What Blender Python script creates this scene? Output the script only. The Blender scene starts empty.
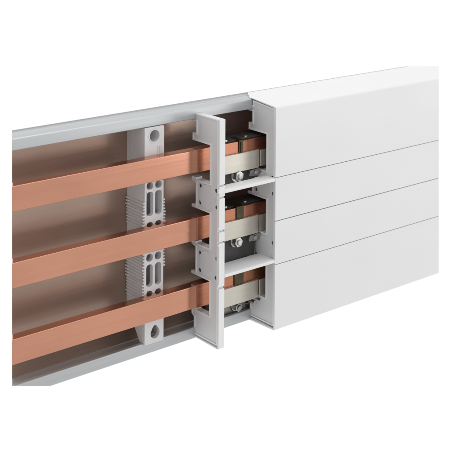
# Copper busbar system in an aluminium tray, part of it under white covers - studio close-up.
# All lengths below are in millimetres; K turns them into Blender units.
import bpy, bmesh, math, random
from mathutils import Vector
random.seed(4)
K = 0.01
sc = bpy.context.scene
COL = sc.collection

# ------------------------------------------------------------------ materials
def new_mat(name):
    m = bpy.data.materials.new(name); m.use_nodes = True
    nt = m.node_tree; b = nt.nodes['Principled BSDF']
    return m, nt, b

def noise(nt, scale_vec, detail=4.0, scale=1.0):
    tc = nt.nodes.new('ShaderNodeTexCoord'); mp = nt.nodes.new('ShaderNodeMapping')
    mp.inputs['Scale'].default_value = scale_vec
    n = nt.nodes.new('ShaderNodeTexNoise'); n.inputs['Scale'].default_value = scale; n.inputs['Detail'].default_value = detail
    nt.links.new(tc.outputs['Object'], mp.inputs['Vector']); nt.links.new(mp.outputs['Vector'], n.inputs['Vector'])
    return n

def ramp(nt, src, c0, c1, p0=0.35, p1=0.65):
    r = nt.nodes.new('ShaderNodeValToRGB')
    r.color_ramp.elements[0].position = p0; r.color_ramp.elements[1].position = p1
    r.color_ramp.elements[0].color = (*c0, 1); r.color_ramp.elements[1].color = (*c1, 1)
    nt.links.new(src, r.inputs['Fac']); return r

def surface(name, c0, c1, metal, r0, r1, scale_vec, bump=0.0, scale=1.0, detail=4.0, spec=0.5, mottle=0.0):
    """A material whose colour and gloss wander a little over a stretched noise (brushing, drawing marks, grain)."""
    m, nt, b = new_mat(name)
    n = noise(nt, scale_vec, detail, scale)
    r = ramp(nt, n.outputs['Fac'], c0, c1); col = r.outputs['Color']
    if mottle:                                   # faint tarnish clouds and handling marks
        n3 = noise(nt, (1.1, 2.6, 2.6), 7.0); k = nt.nodes.new('ShaderNodeMapRange')
        k.inputs['From Min'].default_value = .35; k.inputs['From Max'].default_value = .62
        k.inputs['To Min'].default_value = 1 - mottle; k.inputs['To Max'].default_value = 1.0
        nt.links.new(n3.outputs['Fac'], k.inputs['Value'])
        mx = nt.nodes.new('ShaderNodeVectorMath'); mx.operation = 'SCALE'
        nt.links.new(col, mx.inputs[0]); nt.links.new(k.outputs['Result'], mx.inputs['Scale']); col = mx.outputs['Vector']
    nt.links.new(col, b.inputs['Base Color'])
    q = nt.nodes.new('ShaderNodeMapRange'); q.inputs['From Min'].default_value = .3; q.inputs['From Max'].default_value = .7
    q.inputs['To Min'].default_value = r0; q.inputs['To Max'].default_value = r1
    n2 = noise(nt, tuple(v * .37 for v in scale_vec), 3.0, scale)
    nt.links.new(n2.outputs['Fac'], q.inputs['Value']); nt.links.new(q.outputs['Result'], b.inputs['Roughness'])
    b.inputs['Metallic'].default_value = metal
    b.inputs['Specular IOR Level'].default_value = spec
    if bump:
        bp = nt.nodes.new('ShaderNodeBump'); bp.inputs['Strength'].default_value = bump; bp.inputs['Distance'].default_value = .002
        nt.links.new(n.outputs['Fac'], bp.inputs['Height']); nt.links.new(bp.outputs['Normal'], b.inputs['Normal'])
    return m

M = dict(
    copper=surface('drawn_copper', (.69, .330, .222), (.715, .348, .238), 1.0, .10, .19, (.35, 110, 110), .012, mottle=.10),
    alu=surface('anodised_aluminium', (.50, .515, .525), (.53, .545, .555), .55, .36, .44, (1.0, 45, 45), .05),
    plate=surface('bare_back_sheet', (.43, .305, .245), (.45, .322, .26), .6, .25, .33, (.4, 60, 60), 0, mottle=.12),
    cover=surface('white_cover_plastic', (.815, .815, .82), (.83, .83, .835), 0, .36, .50, (1.6, 2.2, 2.2), .05),
    plastic=surface('light_grey_plastic', (.72, .725, .73), (.75, .755, .76), 0, .38, .48, (50, 50, 50), .04),
    dark_refl=surface('copper_dark_reflection', (.50, .205, .125), (.57, .25, .155), 1.0, .26, .38, (.6, 60, 60), .03, mottle=.2),  # dark reflections on the bars, painted as a deeper copper colour
    white=surface('white_plastic', (.84, .84, .845), (.86, .86, .86), 0, .35, .45, (50, 50, 50), .03),
    post=surface('support_plastic', (.69, .69, .70), (.73, .73, .74), 0, .34, .42, (40, 40, 40), .04),
    tin=surface('tinned_metal', (.60, .565, .49), (.64, .605, .53), .6, .30, .40, (2, 30, 30), .04),
    steel=surface('zinc_steel', (.50, .50, .50), (.66, .66, .65), 1.0, .14, .3, (9, 9, 9), .08),
    dull=surface('dull_steel', (.30, .285, .26), (.37, .35, .33), .8, .35, .5, (6, 20, 20), .06),
    dark=surface('charcoal_plastic', (.035, .034, .033), (.05, .048, .046), 0, .4, .55, (20, 20, 20), .05),
    olive=surface('dark_spring_steel', (.06, .05, .03), (.10, .083, .05), .8, .3, .42, (12, 12, 12), .05),
)

# ------------------------------------------------------------------ mesh helpers
def empty(name, loc_mm):
    o = bpy.data.objects.new(name, None); COL.objects.link(o)
    o.empty_display_size = .05; o.location = Vector(loc_mm) * K
    return o

def tag(o, label=None, cat=None, group=None, kind=None):
    if label: o['label'] = label
    if cat: o['category'] = cat
    if group: o['group'] = group
    if kind: o['kind'] = kind
    return o

class MB:
    """Collects shapes in world millimetres; build() links them as ONE mesh object."""
    def __init__(self): self.bm = bmesh.new()
    def box(self, x0, x1, y0, y1, z0, z1):
        v = [self.bm.verts.new((x, y, z)) for x in (x0, x1) for y in (y0, y1) for z in (z0, z1)]
        for f in ((0, 1, 3, 2), (4, 6, 7, 5), (0, 4, 5, 1), (2, 3, 7, 6), (0, 2, 6, 4), (1, 5, 7, 3)):
            self.bm.faces.new([v[i] for i in f])
        return self
    def prism(self, pts, axis, a, b):
        """pts: outline; axis 'x' -> pts are (y,z) pushed from x=a to x=b; 'y' -> (x,z); 'z' -> (x,y)."""
        def P(p, t): return (t, p[0], p[1]) if axis == 'x' else ((p[0], t, p[1]) if axis == 'y' else (p[0], p[1], t))
        A = [self.bm.verts.new(P(p, a)) for p in pts]; B = [self.bm.verts.new(P(p, b)) for p in pts]
        n = len(pts)
        self.bm.faces.new(A); self.bm.faces.new(B[::-1])
        for i in range(n): self.bm.faces.new((A[i], B[i], B[(i + 1) % n], A[(i + 1) % n]))
        return self
    def cyl(self, cx, cz, y0, y1, r0, r1=None, n=24, ph=0.0):
        r1 = r0 if r1 is None else r1
        A = [self.bm.verts.new((cx + r0 * math.cos(ph + 2 * math.pi * i / n), y0, cz + r0 * math.sin(ph + 2 * math.pi * i / n))) for i in range(n)]
        B = [self.bm.verts.new((cx + r1 * math.cos(ph + 2 * math.pi * i / n), y1, cz + r1 * math.sin(ph + 2 * math.pi * i / n))) for i in range(n)]
        self.bm.faces.new(A); self.bm.faces.new(B[::-1])
        for i in range(n): self.bm.faces.new((A[i], B[i], B[(i + 1) % n], A[(i + 1) % n]))
        return self
    def vcyl(self, cx, cy, z0, z1, r, n=20):
        pts = [(cx + r * math.cos(2 * math.pi * i / n), cy + r * math.sin(2 * math.pi * i / n)) for i in range(n)]
        return self.prism(pts, 'z', z0, z1)
    def holed(self, outer, holes, axis, a, b):
        """A plate with through holes: 2D curve with inner loops, extruded, turned into mesh."""
        cu = bpy.data.curves.new('outline', 'CURVE'); cu.dimensions = '2D'; cu.fill_mode = 'BOTH'; cu.extrude = abs(b - a) / 2
        for loop in [outer] + holes:
            s = cu.splines.new('POLY'); s.points.add(len(loop) - 1)
            for p, q in zip(s.points, loop): p.co = (q[0], q[1], 0, 1)
            s.use_cyclic_u = True
        o = bpy.data.objects.new('outline', cu); COL.objects.link(o)
        dg = bpy.context.evaluated_depsgraph_get(); dg.update()
        me = bpy.data.meshes.new_from_object(o.evaluated_get(dg))
        t = bmesh.new(); t.from_mesh(me)
        bmesh.ops.remove_doubles(t, verts=t.verts, dist=1e-4)
        mid = (a + b) / 2
        for v in t.verts:
            u, w, h = v.co
            v.co = (mid + h, u, w) if axis == 'x' else ((u, mid + h, w) if axis == 'y' else (u, w, mid + h))
        m2 = bpy.data.meshes.new('t'); t.to_mesh(m2); t.free(); self.bm.from_mesh(m2)
        bpy.data.objects.remove(o); bpy.data.curves.remove(cu); bpy.data.meshes.remove(me); bpy.data.meshes.remove(m2)
        return self
    def cut(self, co, no):
        """Saw the shape along a plane and keep the side the normal does not point to."""
        g = self.bm.verts[:] + self.bm.edges[:] + self.bm.faces[:]
        r = bmesh.ops.bisect_plane(self.bm, geom=g, plane_co=co, plane_no=no, clear_outer=True)
        ed = [e for e in r['geom_cut'] if isinstance(e, bmesh.types.BMEdge)]
        if ed: bmesh.ops.edgeloop_fill(self.bm, edges=ed) if len(ed) > 2 else None
        return self
    def build(self, name, mat, parent=None, bevel=0.0, seg=2, smooth=False, angle=35):
        bmesh.ops.recalc_face_normals(self.bm, faces=self.bm.faces)
        org = Vector(parent['_o']) if parent is not None and '_o' in parent else Vector((0, 0, 0))
        for v in self.bm.verts: v.co = (v.co - org) * K
        me = bpy.data.meshes.new(name); self.bm.to_mesh(me); self.bm.free()
        me.materials.append(mat)
        o = bpy.data.objects.new(name, me); COL.objects.link(o); o['_o'] = list(org)
        if parent is not None: o.parent = parent
        if smooth or bevel:
            for p in me.polygons: p.use_smooth = True
            me.set_sharp_from_angle(angle=math.radians(angle))
        if bevel:
            bv = o.modifiers.new('edge', 'BEVEL'); bv.width = bevel * K; bv.segments = seg
            bv.limit_method = 'ANGLE'; bv.angle_limit = math.radians(40); bv.harden_normals = True
        return o

def thing(name, loc, label, cat, group=None):
    o = empty(name, loc); o['_o'] = list(loc); return tag(o, label, cat, group)

def part_root(o):        # parts of parts: children of a mesh share the thing's origin
    return o

def circle(cx, cz, r, n=28): return [(cx + r * math.cos(2 * math.pi * i / n), cz + r * math.sin(2 * math.pi * i / n)) for i in range(n)]
def rrect(x0, x1, z0, z1, r, n=5):
    p = []
    for (cx, cz, a0) in ((x1 - r, z1 - r, 0), (x0 + r, z1 - r, 90), (x0 + r, z0 + r, 180), (x1 - r, z0 + r, 270)):
        for i in range(n + 1):
            a = math.radians(a0 + 90 * i / n); p.append((cx + r * math.cos(a), cz + r * math.sin(a)))
    return p

# the sample is sawn off obliquely at both ends (vertical mitre cuts)
LCUT = (Vector((-671.205, -752.885, 318.09)), Vector((-.8759, .4825, -.0022)))
RCUT = (Vector((-671.205, -752.885, 318.09)), Vector((0.63262, -0.77439, 0.01049)))
XL, XR = -330, 340
# the two outermost corners of the sample are trimmed slightly aslant as well
TOPTRIM = (Vector((-671.205, -752.885, 318.09)), Vector((.10675, .14313, .98393)))
LOWTRIM = (Vector((-671.205, -752.885, 318.09)), Vector((-.26379, -.33901, -.90305)))
def sawn(mb): return mb.cut(*LCUT).cut(*RCUT).cut(*LOWTRIM).cut(*TOPTRIM)

# ------------------------------------------------------------------ mounting tray
tray = thing('mounting_tray', (0, 24, -104), 'long shallow aluminium tray with grey rails and brownish back sheet behind the copper bars', 'tray')
sawn(MB().box(XL, XR, 37, 38.2, -99.6, 101.0)).build('back_sheet', M['plate'], tray)
def rail(sgn, top, lip):
    o, i = sgn * top, sgn * (top - 1.6)
    l, li = sgn * lip, sgn * (lip + 1.6)
    # flange, rolled front lip with its return, small raised bead along the rear edge
    pts = [(38.4, o - sgn * .5), (37.6, o - sgn * .5), (37.6, o - sgn * 1.5), (31.0, o - sgn * 1.2), (30.4, o - sgn * 1.9), (28.6, o - sgn * 1.9), (28.0, o - sgn * 1.0), (14.5, o - sgn * .4), (13.2, o), (11.9, o - sgn * .1), (11.2, o - sgn * .7), (11.0, o - sgn * 1.6),
           (11.0, l + sgn * .5), (11.5, l), (14.5, l), (14.5, li), (12.6, li), (12.6, i - sgn * .9), (38.4, i - sgn * 1.2)]
    return MB().prism(pts, 'x', XL, XR)
sawn(rail(1, 104.05, 94.4)).build('top_rail', M['alu'], tray, .3)
b = sawn(rail(-1, 102.7, 92.4))
b.build('bottom_rail', M['alu'], tray, .3)

# ------------------------------------------------------------------ copper busbars
for zc, word in ((60, 'topmost'), (0, 'middle'), (-60, 'lowest')):
    t = MB().box(XL, 300, 0, 10, zc - 10, zc + 10)
    t.cut(*LCUT)
    t.cut(Vector((180, 0, 0)), Vector((1, 0, 0)))
    o = t.build('copper_busbar', M['copper'], None, .7, 3)
    tag(o, {60: 'topmost of the three flat copper bars, just under the upper grey rail',
            0: 'middle one of the three flat copper bars, between two others',
            -60: 'lowest of the three flat copper bars, just above the bottom rail'}[zc], 'busbar', 'copper busbars running along the tray')

# ------------------------------------------------------------------ busbar support
sp = thing('busbar_support', (-112, 24, -94), 'grey finned plastic post with round and oval openings behind the copper bars', 'support')
X0, X1 = -122.4, -101.6
head = MB().holed([(X0, 48), (X1, 48), (X1, 93), (X1 - .8, 94), (X0 + .8, 94), (X0, 93)], [circle(-112, 86.3, 6.1)], 'y', 10.2, 28)
head.box(X0, X1, 28, 36.9, 48, 94)
head.box(-108.5, -107.9, 9.7, 10.2, 71, 77).box(-106.7, -106.1, 9.7, 10.2, 71, 77).box(-104.9, -104.3, 9.7, 10.2, 71, 77)
head = head.build('head', M['post'], sp, .35)
MB().holed(circle(-112, 86.3, 6.1), [circle(-112, 86.3, 5.2)], 'y', 9.9, 27.9).build('bushing', M['post'], head, 0, smooth=True)
def lattice():
    holes = []
    for (a, bb) in ((-120, -113.1), (-110.9, -104)):
        holes += [rrect(a, bb, 40.5, 46.5, 2.6), rrect(a, bb, 17.5, 38.2, 2.4), rrect(a, bb, -8, 12, 2.6),
                  rrect(a, bb, -22, -15.4, 2.8), rrect(a, bb, -44.0, -24.6, 3.0), rrect(a, bb, -66, -47.6, 3.2)]
    return MB().holed([(X0 + .3, -70), (X1 - .3, -70), (X1 - .3, 48), (X0 + .3, 48)], holes, 'y', 10.2, 14.5)
lattice().build('lattice_web', M['post'], sp, .3)
for a in (X0 + .3, X1 - 2.5): MB().box(a, a + 2.2, 14.5, 36.9, -70, 48).build('side_wall', M['post'], sp, .3)
for z0, z1 in ((7, 29), (-56, -13)):
    left, rite = MB(), MB()
    z = z0
    while z < z1:
        q = random.uniform(-.7, .5)
        left.prism([(X0 + .5, 9.9), (X0 - 1.5 + q, 9.9), (X0 - 1.4 + q, 12.6), (X0 - .5, 13.4), (X0 - .5, 32.5), (X0 - 1.2 - q, 33.2), (X0 - 1.2 - q, 36.6), (X0 + .5, 36.6)], 'z', z + .2 * q, z + 1.35 + .2 * q)
        if z0 > 0 or z > -30: rite.box(X1 - .5, X1 + 1.2 - q, 9.9, 13.0, z, z + 1.35)
        z += 2.7
    left.build('fins', M['post'], sp, .15, 1); rite.build('fins', M['post'], sp, .15, 1)
drop = []
for i in range(30):
    a = 2 * math.pi * i / 30
    k = max(0, math.cos(a - math.pi / 2)) ** 3
    drop.append((-111 + 4.7 * math.cos(a) * (1 - .25 * k), -85.0 + 4.9 * math.sin(a) + 2.0 * k))
foot = MB().holed([(X0 + .2, -92.5), (X0 + 1.2, -93.6), (X1 - 1.2, -93.6), (X1 - .2, -92.5), (X1 - .2, -70), (X0 + .2, -70)], [drop], 'y', 9.2, 13.5)
for a in (X0 + .4, X1 - 2.8): foot.prism([(13.5, -70), (33, -70), (27, -79), (17, -93), (13.5, -93)], 'x', a, a + 2.4)
foot.build('foot', M['post'], sp, .35)

# ------------------------------------------------------------------ partition plates (one free, one closing the covers)
PROFILE = [(-20.2, -98.6), (-20.2, 99.3), (12.5, 99.3), (14.6, 98.6), (16.6, 96.5), (16.6, 92.4), (10.6, 92.4), (10.6, 81.6), (15.8, 81.6), (15.8, 74.9),
        (-9.0, 74.9), (-9.0, 40.6), (9.8, 40.6), (9.8, 42.4), (16.4, 42.4), (16.4, 39.2), (10.6, 37.6), (10.6, 17.6), (16.4, 17.6), (16.4, 14.9),
        (-9.0, 14.9), (-9.0, -16.4), (9.8, -16.4), (9.8, -14.8), (16.4, -14.8), (16.4, -18), (10.6, -19.8), (10.6, -42.4), (16.4, -42.4), (16.4, -45.0),
        (-9.0, -45.0), (-9.0, -76.0), (9.8, -76.0), (9.8, -74.2), (15.8, -74.2), (15.8, -81), (12.4, -83), (12.4, -95), (14.4, -98.6)]
def inset(poly, d):
    n = len(poly); out = []
    area = sum(poly[i][0] * poly[(i + 1) % n][1] - poly[(i + 1) % n][0] * poly[i][1] for i in range(n))
    s = 1 if area > 0 else -1
    for i in range(n):
        p0, p1, p2 = Vector(poly[i - 1]), Vector(poly[i]), Vector(poly[(i + 1) % n])
        a = (p1 - p0).normalized(); c = (p2 - p1).normalized()
        na = Vector((-a.y, a.x)) * s; nc = Vector((-c.y, c.x)) * s
        k = 1 + na.dot(nc)
        v = (na + nc) / max(k, .3)
        out.append(tuple(p1 + v * d))
    return out
HOLES = [(5.4, 20.9), (-17.6, 21.9), (5.2, -24.0), (-17.9, -23.2), (5.0, 36.0), (-17.0, 36.4), (5.2, -39.4), (-17.2, -40.2)]
def partition(x, label, front):
    PROF = PROFILE if front else PROFILE[:1] + [(-20.0, 99.8), (10.2, 102.7), (10.2, 98.0), (14.6, 97.6)] + PROFILE[4:]
    t = thing('partition_plate', (x, 0, -100), label, 'partition', 'profiled partition plates')
    MB().holed(PROF, [circle(a, c, 1.8, 16) for a, c in HOLES], 'x', x, x + 5.9).build('plate', M['plastic'], t, .25)
    # thin raised bead round the outline
    MB().holed(PROF, [inset(PROF, 1.25)], 'x', x - .75, x - .02).build('edge_bead', M['white'], t, .2)
    # shallow round bosses between the bar notches
    for zc in (28.0, -31.0):
        MB().prism(circle(-5.5, zc, 11.2, 40), 'x', x - .6, x - .02).build('boss', M['plastic'], t, .12)
    for a, c in HOLES: MB().prism(circle(a, c, 1.7, 16), 'x', x + .6, x + 4).build('hole_shade', M['dark'], t, .1)  # dark discs added in the holes as painted shade
    MB().prism([(-20.9, -101.6), (-21.4, -101.0), (-21.4, -100.2), (13.8, -99.9), (14.4, -101.2)], 'x', x - .5, x + 5.6).build('foot_strip', M['plastic'], t, .2)
    if front:
        zs = [-101.2, -48.6, -47.0, -8.6, -7.4, 1.2, 2.6, 30.6, 31.8, 41.0, 42.2, 99.3]
        for a, c in zip(zs[::2], zs[1::2]): MB().box(x - .4, x + 6.0, -22.0, -20.25, a + .2, c - .2).build('front_edge', M['white'], t, .3)
        for z, w in ((36.4, 3.4), (-45.6, 1.6), (-10.6, 1.4), (4.4, 1.2)): MB().box(x - 1.6, x + 5.4, -22.5, -20.0, z - w / 2, z + w / 2).build('snap_tab', M['white'], t, .35)
    return t
partition(-65.2, 'free-standing grey partition plate with a white front edge, left of the open terminals', True)
partition(1.2, 'grey partition plate closing the left end of the white covers', False)

# ------------------------------------------------------------------ white covers
def arc(cy, cz, r, a0, a1, n=6): return [(cy + r * math.cos(math.radians(a0 + (a1 - a0) * i / n)), cz + r * math.sin(math.radians(a0 + (a1 - a0) * i / n))) for i in range(n + 1)]
top = [(-22.2, 38.0)] + arc(-20.2, 99.9, 2.0, 180, 95) + [(10.0, 104.7), (14.0, 104.6), (37.3, 103.3), (37.3, 102.75), (14.0, 104.12), (10.6, 104.12), (-19.4, 100.6), (-20.3, 99.4), (-20.3, 38.0)]
t = MB().prism(top, 'x', 0, XR).cut(*RCUT).cut(*TOPTRIM).cut(Vector((0, 14, 0)), Vector((-.8, .6, 0)))
tag(t.build('top_cover', M['cover'], None, .25, 2, angle=30), 'topmost white cover, tall and bent back over the top rail', 'cover', 'white covers over the busbars')
for z0, z1, lab in ((-1.65, 37.4, 'narrow white cover strip just under the tall topmost cover'), (-41.4, -2.3, 'narrow white cover strip just above the lowest cover')):
    t = MB().box(0, XR, -22.2, -20.3, z0, z1).cut(*RCUT)
    tag(t.build('cover_strip', M['cover'], None, .3, 2), lab, 'cover', 'white covers over the busbars')
bot = [(-22.2, -41.95), (-22.2, -100.6), (-21.0, -101.8), (15.5, -103.0), (15.5, -101.4), (-20.3, -100.2), (-20.3, -41.95)]
t = MB().prism(bot, 'x', 0, XR).cut(*RCUT)
tag(t.build('bottom_cover', M['cover'], None, .25, 2), 'lowest white cover, tall and flat with a turned-in bottom edge', 'cover', 'white covers over the busbars')

# ------------------------------------------------------------------ white shelves bridging the open section
def shelf(z, yb, label):
    t = thing('bridging_shelf', (-29, -8, z), label, 'shelf', 'white shelves of the open section')
    MB().prism([(-21.9, z + .4), (-21.5, z), (yb, z + .6), (yb, z + 2.6), (-20.5, z + 3.2), (-21.9, z + 2.6)], 'x', -59.0, .7).build('shelf_board', M['white'], t, .3)
    for x in (-52, -8): MB().box(x - 3, x + 3, yb, yb + 2.5, z + .9, z + 2.2).build('rear_tab', M['white'], t, .3)
shelf(34.2, -8.2, 'upper white shelf between the two partition plates, under the topmost terminal')
shelf(-40.0, 1.0, 'lower and deeper white shelf between the two partition plates, above the lowest terminal')

# ------------------------------------------------------------------ terminal clamps on the bars
def hex_bolt(t, x, z, y, r, tilt):
    bo = MB().cyl(x, z, y - 6.0, y - 1.3, r * .93, r, 6, tilt)
    bo.cyl(x, z, y - 7.6, y - 6.05, r * .45, r * .55, 20)
    bo = bo.build('bolt', M['steel'], t, .5)
    MB().cyl(x, z, y - 1.2, y + .6, r * 1.12, r * 1.2, 28).build('washer', M['steel'], bo, .25)
def clamp(zc, label, body_mat, body, bolt, clip):
    t = thing('terminal_clamp', (-30, 0, zc - 20), label, 'terminal clamp', 'terminal clamps in the open section')
    # tinned pressure plate with its end rolled back
    P = [(-44, -.3), (-44, -2.8), (-4.0, -2.8)] + [(-4.0 + 2.6 * math.sin(math.radians(a)), -.2 - 2.6 * math.cos(math.radians(a))) for a in (20, 45, 70, 90)] + [(-1.4, 9), (-3.4, 9), (-3.4, -.3)]
    MB().prism(P, 'z', zc - 16.6, zc - .1).build('pressure_plate', M['tin'], t, .3)
    MB().box(-.6, 16, -2.0, -.5, zc - 16.0, zc - 1.0).build('end_stop', M['tin'], t, .4)
    # added wrap with the bar's dark reflection painted in, and the olive saddle on top of it
    MB().prism([(-.2, zc - 10.2), (-.2, zc + 10.2), (10.2, zc + 10.2), (10.2, zc - 10.2)], 'x', -72.6, 22).build('dark_reflection_wrap', M['dark_refl'], t, .5, 3)
    MB().prism([(3.0, zc + 10.25), (3.0, zc + 11.2), (22, zc + 11.8), (22, zc + 10.25)], 'x', -46, 10).build('saddle', M['dark'], t, .3)
    x0, x1, y0, y1, z0, z1 = body
    bd = MB().box(x0, x1, y0, y1, z0, z1)
    bd.box(x0 + 2, x1 - 3, y1, y1 + 8, z0 + 3, z1 - 3)
    bd.build('clamp_body', body_mat, t, .8)
    hex_bolt(t, *bolt)
    a, c, w = clip
    cp = MB().prism([(-1.3, zc + .2), (-1.3, zc + 11.3), (10.9, zc + 12.2), (10.9, zc + 7), (10.3, zc + 7), (10.3, zc + 10.4), (-.25, zc + 10.4), (-.25, zc + .2)], 'x', a, c)
    if w: cp.prism([(-2.0, zc + .2), (-2.0, zc + 9.8), (-1.35, zc + 9.8), (-1.35, zc + .2)], 'x', a + 1.6, c - 3.0)
    cp.build('clip', M['olive'], t, .3)
    MB().prism([(-13, zc - 23.5), (-11.5, zc - 18.2), (-2, zc - 17.4), (4.5, zc - 18.5), (4.5, zc - 22), (-3, zc - 24.5)], 'y', -1.2 if zc > -50 else 12.5, 2.5 if zc > -50 else 15).build('bracket', M['dull'], t, .5)
    MB().vcyl(-37.5, 5, zc + 11.0, zc + 13.0, 3.0).build('rivet', M['steel'], t, .4)
    MB().vcyl(-12, 6.5, zc + 11.0, zc + 12.8, 2.4).build('rivet', M['steel'], t, .4)
    MB().cyl(-6.5, zc - 20.5, -3.4, 6, 2.0).build('stud', M['steel'], t, .3)
    MB().cyl(1.5, zc - 20.0, -2.4, 6, 1.4).build('stud', M['steel'], t, .3)
    return t
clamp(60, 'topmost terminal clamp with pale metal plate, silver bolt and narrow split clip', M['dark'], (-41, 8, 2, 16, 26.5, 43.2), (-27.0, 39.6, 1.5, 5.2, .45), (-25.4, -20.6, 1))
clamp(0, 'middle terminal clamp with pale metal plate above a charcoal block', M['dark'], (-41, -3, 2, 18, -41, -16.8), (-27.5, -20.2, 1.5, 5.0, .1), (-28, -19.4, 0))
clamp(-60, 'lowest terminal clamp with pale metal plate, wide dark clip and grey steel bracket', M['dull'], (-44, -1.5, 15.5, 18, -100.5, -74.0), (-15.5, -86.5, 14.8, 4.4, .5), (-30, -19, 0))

for o in bpy.data.objects:
    if '_o' in o: del o['_o']

# ------------------------------------------------------------------ camera (fitted to the photograph)
yaw, pitch, roll = .674, .022, .006
fwd = Vector((math.sin(yaw) * math.cos(pitch), math.cos(yaw) * math.cos(pitch), -math.sin(pitch)))
right = Vector((math.cos(yaw), -math.sin(yaw), 0)); up = right.cross(fwd)
r2 = right * math.cos(roll) + up * math.sin(roll); u2 = -right * math.sin(roll) + up * math.cos(roll)
from mathutils import Matrix
cam = bpy.data.cameras.new('camera'); co = bpy.data.objects.new('camera', cam); COL.objects.link(co)
mw = Matrix((r2, u2, -fwd)).transposed().to_4x4(); mw.translation = Vector((-671.205, -752.885, 318.09)) * K
co.matrix_world = mw
cam.sensor_width = 36; cam.lens = 36 * 1101.717 / 450
cam.shift_x = (225 - 201.577) / 450; cam.shift_y = (-108.575 - 225) / 450
cam.dof.use_dof = True; cam.dof.focus_distance = 9.95; cam.dof.aperture_fstop = 1.8
cam.clip_start = .1; cam.clip_end = 200
sc.camera = co

# ------------------------------------------------------------------ studio light: white sweep, dimmer behind the photographer's left shoulder
w = bpy.data.worlds.new('World'); sc.world = w; w.use_nodes = True
nt = w.node_tree; bg = nt.nodes['Background']
tc = nt.nodes.new('ShaderNodeTexCoord')
dp = nt.nodes.new('ShaderNodeVectorMath'); dp.operation = 'DOT_PRODUCT'
dp.inputs[1].default_value = (-.60, -.77, -.20)
nt.links.new(tc.outputs['Generated'], dp.inputs[0])
mr = nt.nodes.new('ShaderNodeMapRange'); mr.interpolation_type = 'SMOOTHSTEP'
mr.inputs['From Min'].default_value = -.20; mr.inputs['From Max'].default_value = .80
mr.inputs['To Min'].default_value = 1.0; mr.inputs['To Max'].default_value = .66
nt.links.new(dp.outputs['Value'], mr.inputs['Value'])
nt.links.new(mr.outputs['Result'], bg.inputs['Strength'])
bg.inputs['Color'].default_value = (1, 1, 1, 1)

def area(name, loc, target, size, power, col=(1, 1, 1)):
    l = bpy.data.lights.new(name, 'AREA'); l.shape = 'RECTANGLE'; l.size, l.size_y = size; l.energy = power; l.color = col
    o = bpy.data.objects.new(name, l); COL.objects.link(o); o.location = loc
    d = Vector(target) - Vector(loc); o.rotation_euler = d.to_track_quat('-Z', 'Y').to_euler()
    return o
area('key_softbox', (13, -13, 1), (0, 0, 0), (8, 10), 520)
area('overhead_softbox', (.5, -1.0, 8), (.3, 0, 0), (5, 4), 95)

sc.view_settings.view_transform = 'Standard'; sc.view_settings.look = 'None'
sc.view_settings.exposure = 0; sc.view_settings.gamma = 1
sc.render.engine = 'CYCLES'
